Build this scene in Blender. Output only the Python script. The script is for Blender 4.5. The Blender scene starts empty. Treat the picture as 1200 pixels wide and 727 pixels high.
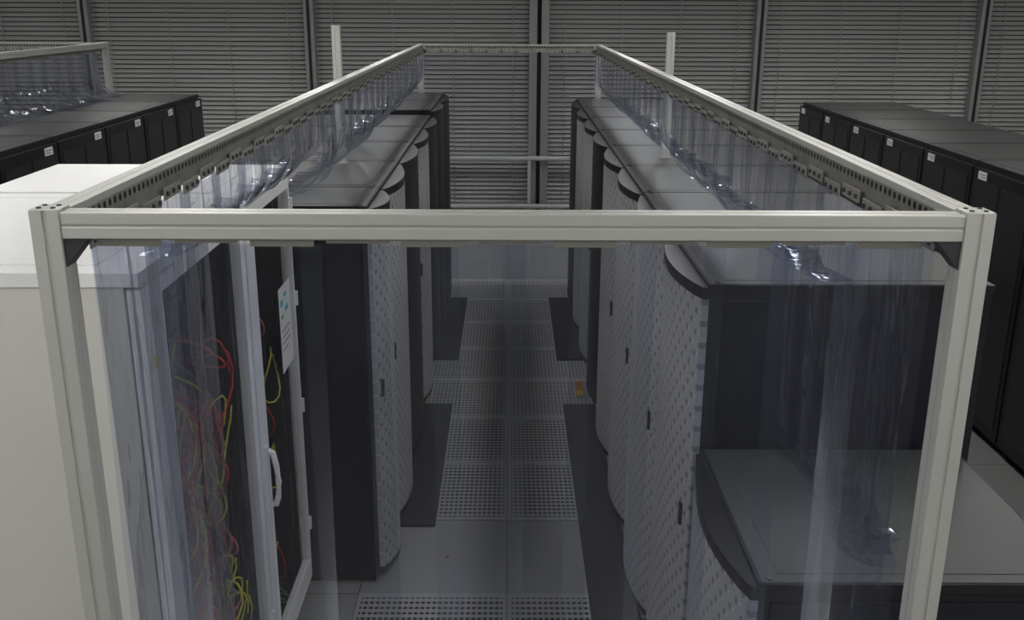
import bpy, bmesh, math, random
from mathutils import Vector, Matrix
random.seed(7)
scene = bpy.context.scene
scene.view_settings.view_transform = 'Standard'
scene.view_settings.look = 'None'

# ------------------------------------------------------------ materials
def new_mat(name):
    m = bpy.data.materials.new(name); m.use_nodes = True
    nt = m.node_tree
    b = nt.nodes.get('Principled BSDF')
    return m, nt, b

def mth(nt, op, a, b=None, c=None):
    n = nt.nodes.new('ShaderNodeMath'); n.operation = op
    for i, v in enumerate((a, b, c)):
        if v is None: continue
        if isinstance(v, (int, float)): n.inputs[i].default_value = v
        else: nt.links.new(v, n.inputs[i])
    return n.outputs[0]

def mixc(nt, fac, c1, c2):
    n = nt.nodes.new('ShaderNodeMix'); n.data_type = 'RGBA'
    if isinstance(fac, (int, float)): n.inputs[0].default_value = fac
    else: nt.links.new(fac, n.inputs[0])
    for i, c in ((6, c1), (7, c2)):
        if isinstance(c, tuple): n.inputs[i].default_value = (*c, 1) if len(c) == 3 else c
        else: nt.links.new(c, n.inputs[i])
    return n.outputs[2]

def coords(nt):
    t = nt.nodes.new('ShaderNodeTexCoord')
    s = nt.nodes.new('ShaderNodeSeparateXYZ')
    nt.links.new(t.outputs['Object'], s.inputs[0])
    return t.outputs['Object'], s.outputs[0], s.outputs[1], s.outputs[2]

def noise(nt, vec, scale, detail=3):
    n = nt.nodes.new('ShaderNodeTexNoise'); n.inputs['Scale'].default_value = scale
    n.inputs['Detail'].default_value = detail
    if vec is not None: nt.links.new(vec, n.inputs['Vector'])
    return n.outputs['Fac']

def bump(nt, h, b, strength=.2, dist=.01):
    n = nt.nodes.new('ShaderNodeBump'); n.inputs['Strength'].default_value = strength
    n.inputs['Distance'].default_value = dist
    nt.links.new(h, n.inputs['Height']); nt.links.new(n.outputs[0], b.inputs['Normal'])

def dots(nt, u, v, pu, pv, r, stagger=True):
    vv = mth(nt, 'DIVIDE', v, pv)
    uu = mth(nt, 'DIVIDE', u, pu)
    if stagger:
        row = mth(nt, 'FLOOR', vv)
        uu = mth(nt, 'ADD', uu, mth(nt, 'MULTIPLY', row, .5))
    fu = mth(nt, 'MULTIPLY', mth(nt, 'SUBTRACT', mth(nt, 'FRACT', uu), .5), pu)
    fv = mth(nt, 'MULTIPLY', mth(nt, 'SUBTRACT', mth(nt, 'FRACT', vv), .5), pv)
    d = mth(nt, 'ADD', mth(nt, 'MULTIPLY', fu, fu), mth(nt, 'MULTIPLY', fv, fv))
    return mth(nt, 'LESS_THAN', d, r * r)

def simple(name, col, rough=.5, metal=0., var=.12, vscale=6., bmp=0., spec=.5):
    m, nt, b = new_mat(name)
    o, x, y, z = coords(nt)
    n = noise(nt, o, vscale)
    c = mixc(nt, n, tuple(v * (1 - var) for v in col), tuple(min(1, v * (1 + var)) for v in col))
    nt.links.new(c, b.inputs['Base Color'])
    b.inputs['Roughness'].default_value = rough
    b.inputs['Metallic'].default_value = metal
    b.inputs['Specular IOR Level'].default_value = spec
    if bmp:
        bump(nt, noise(nt, o, 90), b, bmp, .003)
    return m

M_alu = simple('anodised_aluminium', (.55, .55, .52), .40, .30, .06, 3, .05)
M_aluslot = simple('aluminium_groove', (.43, .43, .405), .5, .3, .05)
M_black = simple('rack_black_paint', (.015, .015, .019), .42, 0, .2, 5, .04, .35)
M_blackside = simple('rack_side_panel', (.013, .014, .022), .48, 0, .2, 3, .04, .35)
M_top = simple('rack_top_panel', (.105, .105, .10), .40, .0, .2, 3, .05)
M_topdark = simple('rack_top_panel_dark', (.035, .035, .036), .40, .0, .25, 3, .05)
M_toplow = simple('rack_top_panel_grey', (.068, .075, .073), .40, .0, .2, 3, .05)
M_charcoal = simple('charcoal_plastic', (.04, .04, .045), .45)
M_white = simple('white_powder_coat', (.88, .88, .87), .42, 0, .03)
M_beige = simple('beige_powder_coat', (.66, .65, .59), .5, 0, .03)
M_label = simple('label_paper', (.8, .8, .78), .6, 0, .03)
M_yellow = simple('yellow_label', (.75, .55, .05), .6)
M_orange = simple('orange_plastic', (.7, .25, .05), .5)
M_cyan = simple('cyan_print', (.05, .42, .55), .6)
M_green = simple('green_print', (.15, .45, .2), .6)
M_red = simple('red_cable', (.70, .04, .04), .55)
M_pink = simple('pink_cable', (.60, .16, .18), .55)
M_ycab = simple('yellow_cable', (.75, .72, .07), .55)
M_gcab = simple('grey_cable', (.30, .30, .33), .55)
M_darkstrip = simple('dark_matte', (.022, .022, .028), .6, 0, .2)  # dark base colour of the aisle-edge floor strips
M_gasket = simple('black_gasket', (.01, .01, .01), .7)
M_steel = simple('zinc_steel', (.42, .41, .37), .35, .5, .1)
M_bolt = simple('bolt_steel', (.12, .12, .12), .35, .6)
M_equip = simple('equipment_grey', (.05, .05, .055), .45)
M_mull = simple('mullion_grey', (.27, .27, .27), .5, 0, .06)
M_rail = simple('painted_rail', (.55, .55, .54), .4, 0, .05)
M_wall = simple('wall_paint', (.50, .50, .48), .8, 0, .03)
M_marker = simple('red_marker', (.8, .03, .02), .4)  # plain red base colour of the small dot on the floor

def steel_perf():
    m, nt, b = new_mat('perforated_steel')
    o, x, y, z = coords(nt)
    u = mth(nt, 'ADD', x, y)
    f = dots(nt, u, mth(nt, 'ADD', z, -.003), .030, .060, .0085, False)
    n = noise(nt, o, 12)
    base = mixc(nt, n, (.16, .16, .14), (.40, .39, .35))
    nt.links.new(mixc(nt, f, base, (.01, .01, .01)), b.inputs['Base Color'])
    b.inputs['Metallic'].default_value = .4; b.inputs['Roughness'].default_value = .35
    return m
M_perf = steel_perf()

def door_grey():
    m, nt, b = new_mat('dimpled_grey_door')
    o, x, y, z = coords(nt)
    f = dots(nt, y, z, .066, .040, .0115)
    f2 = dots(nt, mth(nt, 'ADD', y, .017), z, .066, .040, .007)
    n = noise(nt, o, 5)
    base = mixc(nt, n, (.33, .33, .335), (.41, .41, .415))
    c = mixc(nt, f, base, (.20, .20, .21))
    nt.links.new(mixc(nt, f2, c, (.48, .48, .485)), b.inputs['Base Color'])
    b.inputs['Roughness'].default_value = .5
    return m
M_door = door_grey()

def door_mesh(name, c1, c2, p=.012):
    m, nt, b = new_mat(name)
    o, x, y, z = coords(nt)
    f = dots(nt, y, z, p, p, p * .36)
    nt.links.new(mixc(nt, f, c1, c2), b.inputs['Base Color'])
    b.inputs['Roughness'].default_value = .45
    return m
M_meshblk = door_mesh('black_perforated_door', (.035, .035, .04), (.004, .004, .004))

def floor_mat():
    m, nt, b = new_mat('raised_floor_tiles')
    o, x, y, z = coords(nt)
    T = .77
    def seam(c, off):
        f = mth(nt, 'FRACT', mth(nt, 'DIVIDE', mth(nt, 'ADD', c, off), T))
        f = mth(nt, 'ABSOLUTE', mth(nt, 'SUBTRACT', f, .5))
        return mth(nt, 'GREATER_THAN', f, .4955)
    s = mth(nt, 'MAXIMUM', seam(x, 0), seam(y, -4.51 + 7.7))
    n1 = noise(nt, o, 110, 3); n2 = noise(nt, o, 2.2)
    base = mixc(nt, n1, (.20, .20, .205), (.37, .37, .37))
    base = mixc(nt, mth(nt, 'MULTIPLY', n2, .4), base, (.20, .20, .20))
    nt.links.new(mixc(nt, s, base, (.08, .08, .08)), b.inputs['Base Color'])
    b.inputs['Roughness'].default_value = .5
    b.inputs['Specular IOR Level'].default_value = .3
    return m
M_floor = floor_mat()

def perf_tile():
    m, nt, b = new_mat('perforated_tile_steel')
    o, x, y, z = coords(nt)
    f = dots(nt, x, y, .029, .046, .0112, False)
    ins = mth(nt, 'MULTIPLY', mth(nt, 'LESS_THAN', mth(nt, 'ABSOLUTE', x), .362), mth(nt, 'LESS_THAN', mth(nt, 'ABSOLUTE', y), .346))
    f = mth(nt, 'MULTIPLY', f, ins)
    n1 = noise(nt, o, 110, 3)
    base = mixc(nt, n1, (.26, .26, .265), (.43, .43, .43))
    nt.links.new(mixc(nt, f, base, (.012, .012, .014)), b.inputs['Base Color'])
    b.inputs['Roughness'].default_value = .5
    b.inputs['Specular IOR Level'].default_value = .3
    return m
M_ptile = perf_tile()

def pvc(name, tint, haze, rough, cap, ior=1.38):
    m = bpy.data.materials.new(name); m.use_nodes = True
    nt = m.node_tree; nt.nodes.clear()
    out = nt.nodes.new('ShaderNodeOutputMaterial')
    tr = nt.nodes.new('ShaderNodeBsdfTransparent'); tr.inputs[0].default_value = (*tint, 1)
    gl = nt.nodes.new('ShaderNodeBsdfGlossy'); gl.inputs['Roughness'].default_value = rough
    gl.inputs[0].default_value = (.9, .92, 1, 1)
    df = nt.nodes.new('ShaderNodeBsdfDiffuse'); df.inputs[0].default_value = (.55, .58, .72, 1)
    o, x, y, z = coords(nt)
    mp = nt.nodes.new('ShaderNodeMapping'); mp.inputs['Scale'].default_value = (6, 6, 1.5)
    nt.links.new(o, mp.inputs[0])
    bp = nt.nodes.new('ShaderNodeBump'); bp.inputs['Strength'].default_value = .6; bp.inputs['Distance'].default_value = .025
    nt.links.new(noise(nt, mp.outputs[0], 1.5, 2), bp.inputs['Height'])
    nt.links.new(bp.outputs[0], gl.inputs['Normal'])
    lw = nt.nodes.new('ShaderNodeFresnel'); lw.inputs[0].default_value = ior
    fac = mth(nt, 'MINIMUM', lw.outputs[0], cap)
    m1 = nt.nodes.new('ShaderNodeMixShader'); m1.inputs[0].default_value = haze
    nt.links.new(tr.outputs[0], m1.inputs[1]); nt.links.new(df.outputs[0], m1.inputs[2])
    m2 = nt.nodes.new('ShaderNodeMixShader')
    nt.links.new(fac, m2.inputs[0]); nt.links.new(m1.outputs[0], m2.inputs[1]); nt.links.new(gl.outputs[0], m2.inputs[2])
    nt.links.new(m2.outputs[0], out.inputs[0])
    return m
M_pvc = pvc('clear_pvc_strip', (.83, .855, .915), .010, .08, .5, 1.42)
M_pvcflat = pvc('clear_pvc_sheet', (.80, .82, .87), .006, .12, .3, 1.33)
M_glass = pvc('cabinet_glass', (.92, .94, .93), .0, .04, .09)

def emit(name, s):
    m = bpy.data.materials.new(name); m.use_nodes = True
    nt = m.node_tree; nt.nodes.clear()
    out = nt.nodes.new('ShaderNodeOutputMaterial'); e = nt.nodes.new('ShaderNodeEmission')
    e.inputs[0].default_value = (1, .988, .96, 1); e.inputs[1].default_value = s
    nt.links.new(e.outputs[0], out.inputs[0]); return m
M_lamp = emit('fluorescent_diffuser', 24.5)

# ------------------------------------------------------------ mesh builder
class MB:
    def __init__(s, name, loc=(0, 0, 0), sgn=1):
        s.name = name; s.v = []; s.f = []; s.fm = []; s.mats = []; s.loc = Vector(loc); s.sm = []; s.sgn = sgn
    def mi(s, m):
        if m not in s.mats: s.mats.append(m)
        return s.mats.index(m)
    def add(s, vs, fs, m, smooth=False):
        o = len(s.v)
        for v in vs: s.v.append((v[0] * s.sgn, v[1], v[2]))
        k = s.mi(m)
        for f in fs:
            s.f.append([o + i for i in f]); s.fm.append(k); s.sm.append(smooth)
    def box(s, x0, x1, y0, y1, z0, z1, m):
        vs = [(x0, y0, z0), (x1, y0, z0), (x1, y1, z0), (x0, y1, z0), (x0, y0, z1), (x1, y0, z1), (x1, y1, z1), (x0, y1, z1)]
        s.add(vs, [(0, 3, 2, 1), (4, 5, 6, 7), (0, 1, 5, 4), (1, 2, 6, 5), (2, 3, 7, 6), (3, 0, 4, 7)], m)
    def prism(s, pts, z0, z1, m, smooth=False):
        n = len(pts)
        vs = [(p[0], p[1], z0) for p in pts] + [(p[0], p[1], z1) for p in pts]
        s.add(vs, [tuple(range(n - 1, -1, -1)), tuple(range(n, 2 * n))], m)
        s.add(vs, [(i, (i + 1) % n, n + (i + 1) % n, n + i) for i in range(n)], m, smooth)
    def tube(s, pts, r, m, seg=6):
        pts = [Vector(p) for p in pts]; n = len(pts); vs = []; fs = []
        up = Vector((0, 0, 1))
        for i, p in enumerate(pts):
            t = (pts[min(i + 1, n - 1)] - pts[max(i - 1, 0)]).normalized()
            a = t.cross(up)
            if a.length < .05: a = t.cross(Vector((0, 1, 0)))
            a.normalize(); b = t.cross(a).normalized()
            for k in range(seg):
                an = 2 * math.pi * k / seg
                vs.append(p + a * math.cos(an) * r + b * math.sin(an) * r)
        for i in range(n - 1):
            for k in range(seg):
                fs.append((i * seg + k, i * seg + (k + 1) % seg, (i + 1) * seg + (k + 1) % seg, (i + 1) * seg + k))
        fs.append(tuple(range(seg))); fs.append(tuple((n - 1) * seg + k for k in range(seg)))
        s.add(vs, fs, m, True)
    def done(s, bevel=0., recalc=True):
        me = bpy.data.meshes.new(s.name)
        L = s.loc
        me.from_pydata([(v[0] - L.x, v[1] - L.y, v[2] - L.z) for v in s.v], [], s.f)
        for m in s.mats: me.materials.append(m)
        for i, p in enumerate(me.polygons):
            p.material_index = s.fm[i]; p.use_smooth = s.sm[i]
        if recalc:
            bm = bmesh.new(); bm.from_mesh(me); bmesh.ops.recalc_face_normals(bm, faces=bm.faces); bm.to_mesh(me); bm.free()
        ob = bpy.data.objects.new(s.name, me); ob.location = L
        scene.collection.objects.link(ob)
        if bevel:
            b = ob.modifiers.new('bevel', 'BEVEL'); b.width = bevel; b.segments = 2; b.limit_method = 'ANGLE'; b.angle_limit = math.radians(50)
        return ob

# ------------------------------------------------------------ room
XL, XR, YB, YF, ZC = -9.5, 10.2, -4.0, 14.75, 3.9
r = MB('floor'); r.box(XL, XR, YB, YF, -.1, 0, M_floor); r.done()
def ceil_mat():
    m, nt, b = new_mat('ceiling_tiles')
    o, x, y, z = coords(nt)
    def seam(c):
        f = mth(nt, 'FRACT', mth(nt, 'DIVIDE', mth(nt, 'ADD', c, 60), .6))
        return mth(nt, 'GREATER_THAN', mth(nt, 'ABSOLUTE', mth(nt, 'SUBTRACT', f, .5)), .48)
    s = mth(nt, 'MAXIMUM', seam(x), seam(y))
    nt.links.new(mixc(nt, s, (.62, .62, .61), (.3, .3, .3)), b.inputs['Base Color'])
    b.inputs['Roughness'].default_value = .9
    return m
r = MB('ceiling'); r.box(XL, XR, YB, YF, ZC, ZC + .1, ceil_mat()); r.done()
r = MB('wall_left'); r.box(XL - .1, XL, YB, YF, 0, ZC, M_wall); r.done()
r = MB('wall_right'); r.box(XR, XR + .1, YB, YF, 0, ZC, M_wall); r.done()
r = MB('wall_back'); r.box(XL, XR, YB - .1, YB, 0, ZC, M_wall); r.done()
r = MB('wall_front'); r.box(XL, XR, YF, YF + .1, 0, ZC, M_wall); r.done()

M_win = simple('night_window_glass', (.02, .021, .025), .08, 0, .1)
M_slat = simple('blind_slat', (.33, .33, .325), .45, .1, .06, 1.5)
mull = [-9.2, -5.94, -2.80, .43, 3.54, 6.68, 9.85]
for i in range(len(mull) - 1):
    a, b_ = mull[i] + .03, mull[i + 1] - .03
    w = MB('window_%d' % (i + 1))
    w.box(a, b_, YF - .03, YF - .005, .12, 3.6, M_win)
    for (x0, x1, z0, z1) in ((a, b_, .06, .12), (a, b_, 3.6, 3.68), (a, a + .05, .12, 3.6), (b_ - .05, b_, .12, 3.6)):
        w.box(x0, x1, YF - .06, YF - .005, z0, z1, M_mull)
    w.done()
    bl = MB('venetian_blind')
    a += .10 if i == 3 else .04; b_ -= .10 if i == 2 else .04
    z = .14; yc = YF - .13
    while z < 3.55:
        n = 4; w_ = .030
        vs = []
        for k in range(n + 1):
            t = (k / n - .5) * 2
            yy = yc + t * w_ * math.cos(math.radians(58)); zz = z + t * w_ * math.sin(math.radians(58)) + .006 * (1 - t * t)
            vs += [(a, yy, zz), (b_, yy, zz)]
        bl.add(vs, [(2 * k, 2 * k + 1, 2 * k + 3, 2 * k + 2) for k in range(n)], M_slat, True)
        z += .064
    bl.box(a, b_, yc - .03, yc + .03, 3.55, 3.6, M_slat)
    bl.box(a, b_, yc - .02, yc + .02, .10, .125, M_slat)
    L = b_ - a
    for t in (.08, .36, .64, .92):
        bl.box(a + L * t - .006, a + L * t + .006, yc - .034, yc - .031, .12, 3.55, M_mull)
    bl.done(recalc=False)
ti = 1
for i, x in enumerate(mull):
    t = MB('trim_%d' % ti); ti += 1
    if i == 3:
        t.box(x - .14, x - .03, YF - .26, YF - .001, 0, ZC, M_mull)
        t.box(x + .03, x + .14, YF - .26, YF - .001, 0, ZC, M_mull)
        t.box(x - .03, x + .03, YF - .16, YF - .001, 0, ZC, M_gasket)
    else:
        t.box(x - .07, x + .07, YF - .26, YF - .001, 0, ZC, M_mull)
        t.box(x - .02, x + .02, YF - .275, YF - .26, 0, ZC, M_gasket)
    t.done(.004)
g = MB('wall_guard_rail')
for z in (.80, .10):
    g.tube([(XL + .3, YF - .36, z), (XR - .3, YF - .36, z)], .035, M_rail, 12)
x = XL + .5
while x < XR:
    g.box(x - .02, x + .02, YF - .38, YF - .34, 0, .8, M_rail)
    g.box(x - .05, x + .05, YF - .41, YF - .31, 0, .012, M_rail)
    x += 1.55
g.done()

# ceiling lights
for lx in (-7.4, -4.4, -1.45, 1.45, 4.4, 7.4):
    for ly in (-2.2, 1.2, 4.6, 8.0, 11.8):
        l = MB('ceiling_light', (lx, ly, ZC))
        l.box(lx - .16, lx + .16, ly - .66, ly + .66, ZC - .05, ZC, M_white)
        l.box(lx - .13, lx + .13, ly - .62, ly + .62, ZC - .056, ZC - .0505, M_lamp)
        l.done()

# ------------------------------------------------------------ aisle floor tiles
T = .77; yb = [4.51 + T * k for k in range(-4, 9)]
for k in range(len(yb) - 1):
    if abs(yb[k] - 4.51) < .01: continue
    for sx in (-1, 1):
        cx, cy = sx * T / 2, yb[k] + T / 2
        p = MB('perforated_floor_tile', (cx, cy, 0))
        p.box(cx - T / 2 + .002, cx + T / 2 - .002, cy - T / 2 + .002, cy + T / 2 - .002, 0, .004, M_ptile)
        p.done()
for (sx, y0, y1) in ((1, 3.4, 7.05), (1, 8.05, 9.93), (-1, 5.20, 7.05), (-1, 8.05, 9.93)):  # thin dark strips laid along both edges of the aisle floor
    p = MB('dark_floor_strip', (sx * .52, (y0 + y1) / 2, 0), sx)
    p.box(.42, .665, y0, y1, .004, .016, M_darkstrip); p.done(.003)
p = MB('red_marker_dot', (-.33, 4.87, 0)); p.prism([(-.33 + .009 * math.cos(a * .7854), 4.87 + .009 * math.sin(a * .7854)) for a in range(8)], 0, .006, M_marker); p.done()

# ------------------------------------------------------------ racks
def profile(xf, ya, yb_, base, bulge, n=14):
    pts = []
    for i in range(n + 1):
        t = i / n
        pts.append((xf - base - bulge * math.sin(math.pi * t ** .85), ya + (yb_ - ya) * t))
    return pts

def server_rack(name, s, y0, y1, xf, dep, h, kind='grey', top=None, label=False, boltmat=None):
    r = MB(name, (s * (xf + dep / 2), (y0 + y1) / 2, 0), s)
    top = top or M_top
    a, b_ = y0 + .004, y1 - .004; xb = xf + dep
    r.box(xf + .03, xb - .03, a + .03, b_ - .03, 0, .06, M_gasket)
    r.box(xf, xb, a + .006, b_ - .006, .05, h - .028, M_black)
    # recessed-look side panels with frame
    for (ys, ye) in ((a, a + .006), (b_ - .006, b_)):
        r.box(xf + .035, xb - .035, ys, ye, .10, h - .06, M_blackside)
    # top
    r.box(xf - .004, xb + .004, a - .001, b_ + .001, h - .028, h, M_black)
    r.box(xf + .006, xb - .006, a + .008, b_ - .008, h, h + .002, top)
    r.box(xf + .06, xb - .06, a + .05, b_ - .05, h + .002, h + .004, top)
    for bx in (xf + .03, xb - .03):
        for by in (a + .025, b_ - .025):
            r.prism([(bx + .009 * math.cos(k * math.pi / 4), by + .009 * math.sin(k * math.pi / 4)) for k in range(8)], h, h + .006, M_bolt)
    # front door
    if kind in ('grey', 'curvedblack'):
        dm = M_door if kind == 'grey' else M_meshblk
        ya, yc = a + .006, b_ - .012
        pts = profile(xf, ya, yc, .022, .062)
        n = len(pts)
        full = pts + [(xf, yc), (xf, ya)]
        r.prism(full, .07, .10, M_black)
        r.prism(full, h - .055, h - .012, M_black)
        edge = 1
        def seg(i0, i1, m, inset=0):
            q = [(p[0] + inset, p[1]) for p in pts[i0:i1 + 1]]
            r.prism(q + [(xf, pts[i1][1]), (xf, pts[i0][1])], .10, h - .055, m, False)
        seg(n - 2, n - 1, M_charcoal, .0)
        r.box(xf - .022, xf, ya, ya + .012, .10, h - .055, dm)
        q = [(p[0], p[1]) for p in pts[:n - 1]]
        vs = [(p[0], p[1], .10) for p in q] + [(p[0], p[1], h - .055) for p in q]
        k = len(q)
        r.add(vs, [(i, i + 1, k + i + 1, k + i) for i in range(k - 1)], dm, True)
        # latch
        lp = pts[1]
        r.box(lp[0] - .010, lp[0] + .01, lp[1] - .01, lp[1] + .012, h * .52, h * .52 + .09, M_charcoal)
    else:
        r.box(xf - .035, xf, a + .01, b_ - .01, .08, h - .04, M_black)
        mid = (a + b_) / 2
        r.box(xf - .040, xf - .035, a + .06, mid - .02, .16, h - .12, M_meshblk)
        r.box(xf - .040, xf - .035, mid + .02, b_ - .06, .16, h - .12, M_meshblk)
        r.box(xf - .055, xf - .040, mid - .012, mid + .012, h * .5, h * .5 + .16, M_charcoal)
    if label:
        r.box(xf - .0415, xf - .035, b_ - .22, b_ - .10, h - .11, h - .055, M_label)
        r.box(xf - .0425, xf - .0415, b_ - .21, b_ - .12, h - .078, h - .073, M_charcoal)
        r.box(xf - .0425, xf - .0415, b_ - .21, b_ - .14, h - .095, h - .090, M_charcoal)
    # base feet
    for fx in (xf + .08, xb - .08):
        for fy in (a + .08, b_ - .08):
            r.prism([(fx + .025 * math.cos(k * math.pi / 4), fy + .025 * math.sin(k * math.pi / 4)) for k in range(8)], 0, .05, M_steel)
    return r.done(.003)

P = .885
# right row
server_rack('half_height_server_rack', 1, 2.40, 3.285, .70, .91, 1.40, 'grey', M_toplow)
kinds = ['grey', 'grey', 'grey', 'grey', 'curvedblack', 'grey', 'grey', 'curvedblack']
for i, k in enumerate(kinds):
    server_rack('server_rack', 1, 3.31 + i * P, 3.31 + (i + 1) * P, .70, .985, 2.005, k, M_top)
# left row
kl = ['grey', 'grey', 'curvedblack', 'grey', 'curvedblack', 'curvedblack', 'curvedblack']
bl_ = [4.60, 5.12, 6.0, 6.88, 7.76, 8.64, 9.52, 10.40]
for i, k in enumerate(kl):
    server_rack('server_rack', -1, bl_[i], bl_[i + 1], .668, .985, 2.02 if i < 5 else 2.06, k, M_top)
# neighbouring rows
for i in range(9):
    server_rack('server_rack', -1, 10.8 - (i + 1) * P, 10.8 - i * P, 3.3, 1.0, 2.0, 'flat', M_topdark, True)
for i in range(10):
    server_rack('server_rack', 1, 11.5 - (i + 1) * P, 11.5 - i * P, 3.35, 1.05, 1.88, 'flat', M_topdark, True)

# ------------------------------------------------------------ white network cabinets
def network_cabinet(y0, y1, seed, first):
    rnd = random.Random(seed)
    xf, dep, h = 1.06, 1.0, 2.22
    r = MB('network_cabinet', (-(xf + dep / 2), (y0 + y1) / 2, 0), -1)
    a, b_ = y0 + .003, y1 - .003; xb = xf + dep
    r.box(xf, xb, a, a + .03, .06, h - .04, M_beige)
    r.box(xf, xb, b_ - .03, b_, .06, h - .04, M_beige)
    r.box(xb - .03, xb, a + .03, b_ - .03, .06, h - .04, M_beige)
    r.box(xf + .002, xb - .03, a + .0305, a + .04, .09, h - .045, M_charcoal)
    r.box(xf + .002, xb - .03, b_ - .04, b_ - .0305, .09, h - .045, M_charcoal)
    r.box(xf + .02, xb - .02, a + .02, b_ - .02, 0, .08, M_charcoal)
    r.box(xf - .045, xb + .005, a - .004, b_ + .004, h - .04, h, M_white)
    r.box(xf + .10, xb - .08, a + .08, b_ - .08, h, h + .006, M_white)
    # inner back plane + 19in rails + equipment
    r.box(xf + .34, xf + .36, a + .03, b_ - .03, .08, h - .04, M_gasket)
    for yy in (a + .12, b_ - .16):
        r.box(xf + .15, xf + .18, yy, yy + .04, .08, h - .05, M_equip)
    z = .14
    while z < h - .2:
        u = rnd.choice((.045, .045, .09, .135))
        if rnd.random() < .8:
            r.box(xf + .17, xf + .33, a + .16, b_ - .16, z, z + u - .006, rnd.choice((M_equip, M_equip, M_charcoal)))
            yy = a + .2
            while yy < b_ - .22:
                r.box(xf + .165, xf + .17, yy, yy + .025, z + .012, z + .028, M_gasket if rnd.random() < .8 else M_gcab); yy += .05
        z += u + .004
    # cables: drooping bundles and loops
    n = 140 if first else 20
    for i in range(n):
        m = rnd.choices((M_red, M_pink, M_ycab, M_gcab), (3, 3, 1.4, 2.0))[0]
        za = rnd.uniform(.25, h - .40); zb = max(.15, za - rnd.uniform(.1, .7))
        ya = rnd.uniform(a + .2, b_ - .2); yb_ = (a + .16 if rnd.random() < .4 else b_ - .16) + rnd.uniform(-.05, .08)
        pts = []
        dd = rnd.uniform(.08, .15); sag = rnd.uniform(.02, .22)
        for k in range(15):
            t = k / 14
            pts.append((xf + .165 - dd * math.sin(math.pi * min(1, t * 1.1)) - .01 * math.sin(9 * t + i), ya + (yb_ - ya) * (t ** .7), za + (zb - za) * t ** 1.4 - sag * math.sin(math.pi * t)))
        pts = [(max(p[0], xf + .012), min(max(p[1], a + .05), b_ - .05), max(p[2], .1)) for p in pts]
        r.tube(pts, .005, m, 5)
    for i in range(34 if first else 3):
        m = rnd.choice((M_ycab, M_ycab, M_red, M_pink)); cy = rnd.uniform(a + .28, b_ - .25); cz = rnd.uniform(.3, 1.7); R = rnd.uniform(.07, .15)
        pts = [(xf + .032 + .018 * math.sin(k * .9 + i), cy + R * math.cos(k * .42) * (1 + .02 * k), cz + R * 1.25 * math.sin(k * .42)) for k in range(17)]
        r.tube(pts, .0042, m, 5)
    # door
    s0, s1 = (.17, .06) if first else (.13, .022)
    x0, x1 = xf - .045, xf - .005
    zb, zt = .08, h - .05
    r.box(x0, x1, a + .004, a + s0, zb, zt, M_white)
    r.box(x0, x1, b_ - s1, b_ - .004, zb, zt, M_white)
    r.box(x0, x1, a + s0, b_ - s1, zb, zb + .10, M_white)
    r.box(x0, x1, a + s0, b_ - s1, zt - .05, zt, M_white)
    r.box(x0 + .002, x1, a + s0, a + s0 + .012, zb + .10, zt - .05, M_gasket)
    gv = [(x0 + .018, a + s0, zb + .10), (x0 + .018, b_ - s1, zb + .10), (x0 + .018, b_ - s1, zt - .05), (x0 + .018, a + s0, zt - .05)]
    r.add(gv, [(0, 1, 2, 3)], M_glass)
    # hinges
    for z in (.35, 1.0, 1.55, 2.0):
        r.box(x0 - .012, x1 + .004, b_ - .014, b_ + .002, z, z + .07, M_white)
    if first:
        r.box(x0 - .001, x0, a + .05, a + .12, 2.03, 2.10, M_label)
        r.box(x0 - .001, x0, a + .05, a + .09, 1.92, 1.955, M_yellow)
        r.box(x0 - .001, x0, a + .05, a + .11, 1.80, 1.86, M_label)
    else:
        # lever handle
        hz = 1.02; hy = a + .06
        r.box(x0 - .012, x0, hy - .02, hy + .02, hz - .16, hz + .14, M_white)
        r.tube([(x0 - .012, hy, hz + .12), (x0 - .032, hy, hz + .11), (x0 - .042, hy + .004, hz + .05), (x0 - .046, hy + .01, hz - .03), (x0 - .040, hy + .014, hz - .10), (x0 - .026, hy + .012, hz - .14)], .013, M_white, 8)
        r.tube([(x0 - .02, hy, hz - .13), (x0 + .0, hy, hz - .135)], .014, M_white, 8)
        # posted note sheet
        yy, zz = b_ - .28, 1.30
        r.box(x0 + .0135, x0 + .015, yy, yy + .23, zz, zz + .40, M_label)
        for (dy, dz, w, hh, mm) in ((.02, .31, .05, .030, M_cyan), (.10, .34, .05, .02, M_cyan), (.03, .25, .04, .02, M_green), (.11, .27, .06, .025, M_cyan), (.03, .19, .16, .008, M_gcab), (.03, .16, .14, .008, M_gcab), (.03, .13, .16, .008, M_gcab), (.03, .10, .11, .008, M_gcab)):
            r.box(x0 + .0125, x0 + .0135, yy + dy, yy + dy + w, zz + dz, zz + dz + hh, mm)
    return r.done(.003)
network_cabinet(2.64, 3.74, 3, True)
network_cabinet(3.75, 4.57, 5, False)

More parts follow.
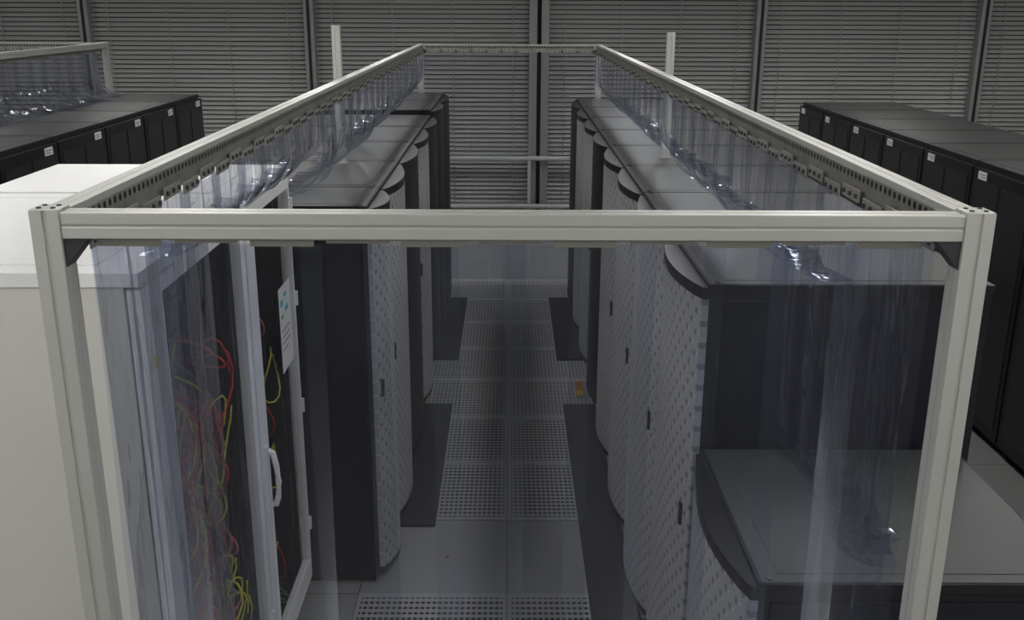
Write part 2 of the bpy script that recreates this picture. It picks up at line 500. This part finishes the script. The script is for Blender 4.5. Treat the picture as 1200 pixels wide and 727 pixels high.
# ------------------------------------------------------------ containment frame
BH = .052
def containment(name, cx, w, y0, y1, zt):
    f = MB(name, (cx, (y0 + y1) / 2, zt))
    b = .025
    def post(x, y, z0, z1, s=.029):
        g_ = .004; q = .004
        pts = [(-s, -s), (-q, -s), (-q, -s + g_), (q, -s + g_), (q, -s), (s, -s), (s, -q), (s - g_, -q), (s - g_, q), (s, q), (s, s), (q, s), (q, s - g_), (-q, s - g_), (-q, s), (-s, s), (-s, q), (-s + g_, q), (-s + g_, -q), (-s, -q)]
        pts = [(x + p[0], y + p[1]) for p in pts]
        f.prism(pts, z0, z1, M_alu)
    def beam(ax, p0, p1, other, z0, z1):
        q = .0025; g_ = .0012
        h = (z1 - z0); zc = (z0 + z1) / 2
        def bx(o0, o1, za, zb, m, lo=p0, hi=p1):
            if ax == 'y': f.box(o0, o1, lo, hi, za, zb, m)
            else: f.box(lo, hi, o0, o1, za, zb, m)
        bx(other - b + g_, other + b - g_, z0 + g_, z1 - g_, M_aluslot)
        for (o0, o1) in ((other - b, other - q), (other + q, other + b)):
            for (za, zb) in ((z0, zc - q), (zc + q, z1)):
                bx(o0, o1, za, zb, M_alu)
    for sx in (-1, 1):
        for y in (y0, y1):
            post(cx + sx * w, y, 0, zt + .004)
            f.box(cx + sx * w - .05, cx + sx * w + .05, y - .05, y + .05, 0, .01, M_steel)
            f.box(cx + sx * w - .028, cx + sx * w + .028, y - .028, y + .028, zt + .0035, zt + .007, M_alu)
            for dx in (-.014, .014):
                for dy in (-.014, .014):
                    xx, yy = cx + sx * w + dx, y + dy
                    f.prism([(xx + .005 * math.cos(k * math.pi / 4), yy + .005 * math.sin(k * math.pi / 4)) for k in range(8)], zt + .007, zt + .009, M_gasket)
            xi = cx + sx * (w - .029); ii = -sx; zg = zt - BH
            vs = [(xi, y - .022, zg), (xi + ii * .05, y - .022, zg), (xi, y - .022, zg - .06),
                  (xi, y + .022, zg), (xi + ii * .05, y + .022, zg), (xi, y + .022, zg - .06)]
            f.add(vs, [(0, 1, 2), (5, 4, 3), (0, 3, 4, 1), (1, 4, 5, 2), (2, 5, 3, 0)], M_charcoal)
        beam('y', y0 + .03, y1 - .03, cx + sx * w, zt - BH, zt)
    for y in (y0, y1):
        beam('x', cx - w + .029, cx + w - .029, y, zt - BH, zt)
    # hanger plates (perforated) + clamp plates
    zl, zh = zt - .076, zt - .014
    for sx in (-1, 1):
        xi = cx + sx * (w - b - .001)
        x0, x1 = sorted((xi, xi - sx * .004))
        f.box(x0, x1, y0 + .05, y1 - .05, zl, zh, M_perf)
        y = y0 + .07; k = 0
        while y < y1 - .15:
            x0, x1 = sorted((xi - sx * .014, xi - sx * .018))
            up = .012 if k % 2 else .0
            f.box(x0, x1, y, y + .13, zl - .020 + up, zl + .012 + up, M_steel)
            for t in (.02, .065, .11):
                x0, x1 = sorted((xi - sx * .018, xi - sx * .024))
                f.box(x0, x1, y + t - .006, y + t + .006, zl - .010 + up, zl + .002 + up, M_bolt)
            y += .155; k += 1
    zl = zt - .066
    for y, s in ((y0, 1), (y1, -1)):
        yi = y + s * (b + .001)
        a0, a1 = sorted((yi, yi + s * .004))
        f.box(cx - w + .05, cx + w - .05, a0, a1, zl, zh, M_perf)
        x = cx - w + .07; k = 0
        while x < cx + w - .15:
            a0, a1 = sorted((yi + s * .014, yi + s * .018))
            up = .007 if k % 2 else .0
            f.box(x, x + .13, a0, a1, zl - .016 + up, zl + .018 + up, M_steel)
            for t in (.02, .065, .11):
                a0, a1 = sorted((yi + s * .018, yi + s * .024))
                f.box(x + t - .006, x + t + .006, a0, a1, zl - .006 + up, zl + .006 + up, M_bolt)
            x += .155; k += 1
    return f.done(.0015)

ZT = 2.537; W = .916; CX = .01; Y0, Y1 = 1.94, 10.55
containment('aisle_containment_frame', CX, W, Y0, Y1, ZT)
containment('aisle_containment_frame', -5.05, W, Y0 + 1, Y1, ZT)

for (sx, y, zt, zb) in ((-1, 5.9, 2.81, 2.02), (1, 6.27, 2.77, 2.005)):
    x = .985
    p = MB('support_post', (sx * x, y, zb), sx)
    s, q, g_ = .024, .005, .004
    pts = [(-s, -s), (-q, -s), (-q, -s + g_), (q, -s + g_), (q, -s), (s, -s), (s, -q), (s - g_, -q), (s - g_, q), (s, q), (s, s), (q, s), (q, s - g_), (-q, s - g_), (-q, s), (-s, s), (-s, q), (-s + g_, q), (-s + g_, -q), (-s, -q)]
    p.prism([(x + a, y + b) for a, b in pts], zb + .004, zt, M_alu)
    p.box(x - .035, x + .035, y - .035, y + .035, zb + .004, zb + .012, M_steel)
    p.done(.001)

# ------------------------------------------------------------ strip curtains
def strip(c, base, horiz, w, ztop, zbot, off, ph, curl, outward, rnd, wob):
    """horiz 'x' = strip spans X at y=base ; 'y' = strip spans Y at x=base. curl>0: lower end drapes outward"""
    nu, nz = 8, 30
    vs = []; fs = []
    amp = rnd.uniform(.004, .015) * wob; bow = rnd.choice((-1, 1)) * rnd.uniform(.005, .018) * wob; tw = rnd.uniform(-.07, .07) * wob
    L = ztop - zbot
    Rr = min(.26, L * .62) * rnd.uniform(.85, 1.1)
    for j in range(nz + 1):
        t = j / nz
        z = ztop - L * t; push = 0
        if curl > 0:
            total = (L - Rr) + Rr * math.pi / 2 + curl
            sd = total * t
            if sd < L - Rr: z = ztop - sd; push = .0
            elif sd < L - Rr + Rr * math.pi / 2:
                an = (sd - (L - Rr)) / Rr
                z = zbot + Rr - Rr * math.sin(an); push = Rr * (1 - math.cos(an))
            else:
                e = sd - (L - Rr) - Rr * math.pi / 2
                z = zbot + .002 + .010 * math.sin(e * 14) ** 2; push = Rr + e
        for i in range(nu + 1):
            u = i / nu - .5
            d = bow * (1 - 4 * u * u) * min(1, t * 5 + .1) + amp * math.sin(t * 5 + ph) * t + tw * u * w * 4 * t * t + off
            s_ = c + u * w + .014 * wob * math.sin(3 * t + ph) * t
            if horiz == 'x': vs.append((s_, base + d, z))
            else: vs.append((base + d + outward * push, s_, z + (.5 * abs(bow) * (1 - 4 * u * u) if curl > 0 and t > .6 else 0)))
    for j in range(nz):
        for i in range(nu):
            k = j * (nu + 1) + i
            fs.append((k, k + 1, k + nu + 2, k + nu + 1))
    return vs, fs

def curtain(name, horiz, base, a, b, ztop, zfun, outward=0, seed=1, pitch=.145, width=.195, loc=(0, 0, 0), wob=1., mat=None):
    rnd = random.Random(seed)
    m = MB(name, loc); n = int((b - a) / pitch); pitch = (b - a - width) / max(1, n - 1)
    for i in range(n):
        c = a + width / 2 + i * pitch
        zb, curl = zfun(c)
        cu = curl * rnd.uniform(.4, 1.2) if curl else 0
        vs, fs = strip(c, base, horiz, width * rnd.uniform(.90, 1.04), ztop, zb, (.006 if i % 2 else -.006), rnd.uniform(0, 6), cu, outward, rnd, wob)
        m.add(vs, fs, mat or M_pvc, True)
    return m.done(recalc=False)

ZS = ZT - .080
curtain('pvc_strip_curtain', 'x', Y0 + .056, CX - .87, CX + .87, ZS, lambda c: (.06, 0), seed=11, loc=(0, Y0 + .06, ZS), wob=1.25)
curtain('pvc_strip_curtain', 'x', Y1 - .056, CX - .87, CX + .87, ZS, lambda c: (.06, 0), seed=12, loc=(0, Y1 - .06, ZS), pitch=.2, width=.22, wob=.25, mat=M_pvcflat)
def zr(c):
    if c < 2.45: return (.08, 0)
    if c < 3.33: return (1.412, .04)
    return (2.016, .05)
def zl(c):
    if c < 2.72: return (.08, 0)
    if c < 4.62: return (2.234, .08)
    return (2.032 if c < 8.6 else 2.075, .05)
curtain('pvc_strip_curtain', 'y', CX + W - .047, Y0 + .08, Y1 - .08, ZS, zr, 1, seed=21, loc=(W, 6, ZS), wob=1.)
curtain('pvc_strip_curtain', 'y', CX - (W - .047), Y0 + .08, Y1 - .08, ZS, zl, -1, seed=22, loc=(-W, 6, ZS), wob=1.)
curtain('pvc_strip_curtain', 'y', -5.05 + W - .047, Y0 + 1.08, Y1 - .08, ZS, lambda c: (2.012, .05), 1, seed=23, loc=(-4.2, 6, ZS), wob=.5, mat=M_pvcflat)
curtain('pvc_strip_curtain', 'x', Y1 - .056, -5.05 - .87, -5.05 + .87, ZS, lambda c: (.06, 0), seed=24, loc=(-5.05, Y1, ZS), wob=.4, mat=M_pvcflat)

# small orange tag on a rack base
p = MB('asset_tag', (.58, 7.3, 0)); p.box(.535, .59, 7.25, 7.27, .05, .12, M_orange); p.box(.535, .59, 7.25, 7.27, .0045, .05, M_yellow); p.done()

# ------------------------------------------------------------ world + camera
wd = bpy.data.worlds.new('room_ambient'); scene.world = wd; wd.use_nodes = True
wd.node_tree.nodes['Background'].inputs[0].default_value = (.05, .06, .08, 1)
wd.node_tree.nodes['Background'].inputs[1].default_value = .3

cam = bpy.data.cameras.new('camera'); co = bpy.data.objects.new('camera', cam); scene.collection.objects.link(co)
cam.sensor_width = 36; cam.lens = 36 * 1167 / 1200; cam.clip_start = .02; cam.clip_end = 100
R = Matrix.Rotation(-5 / 1167, 4, 'Z') @ Matrix.Rotation(math.radians(90 - 17.08), 4, 'X') @ Matrix.Rotation(math.radians(.25), 4, 'Z')
co.matrix_world = Matrix.Translation((0, 0, 2.93)) @ R
scene.camera = co
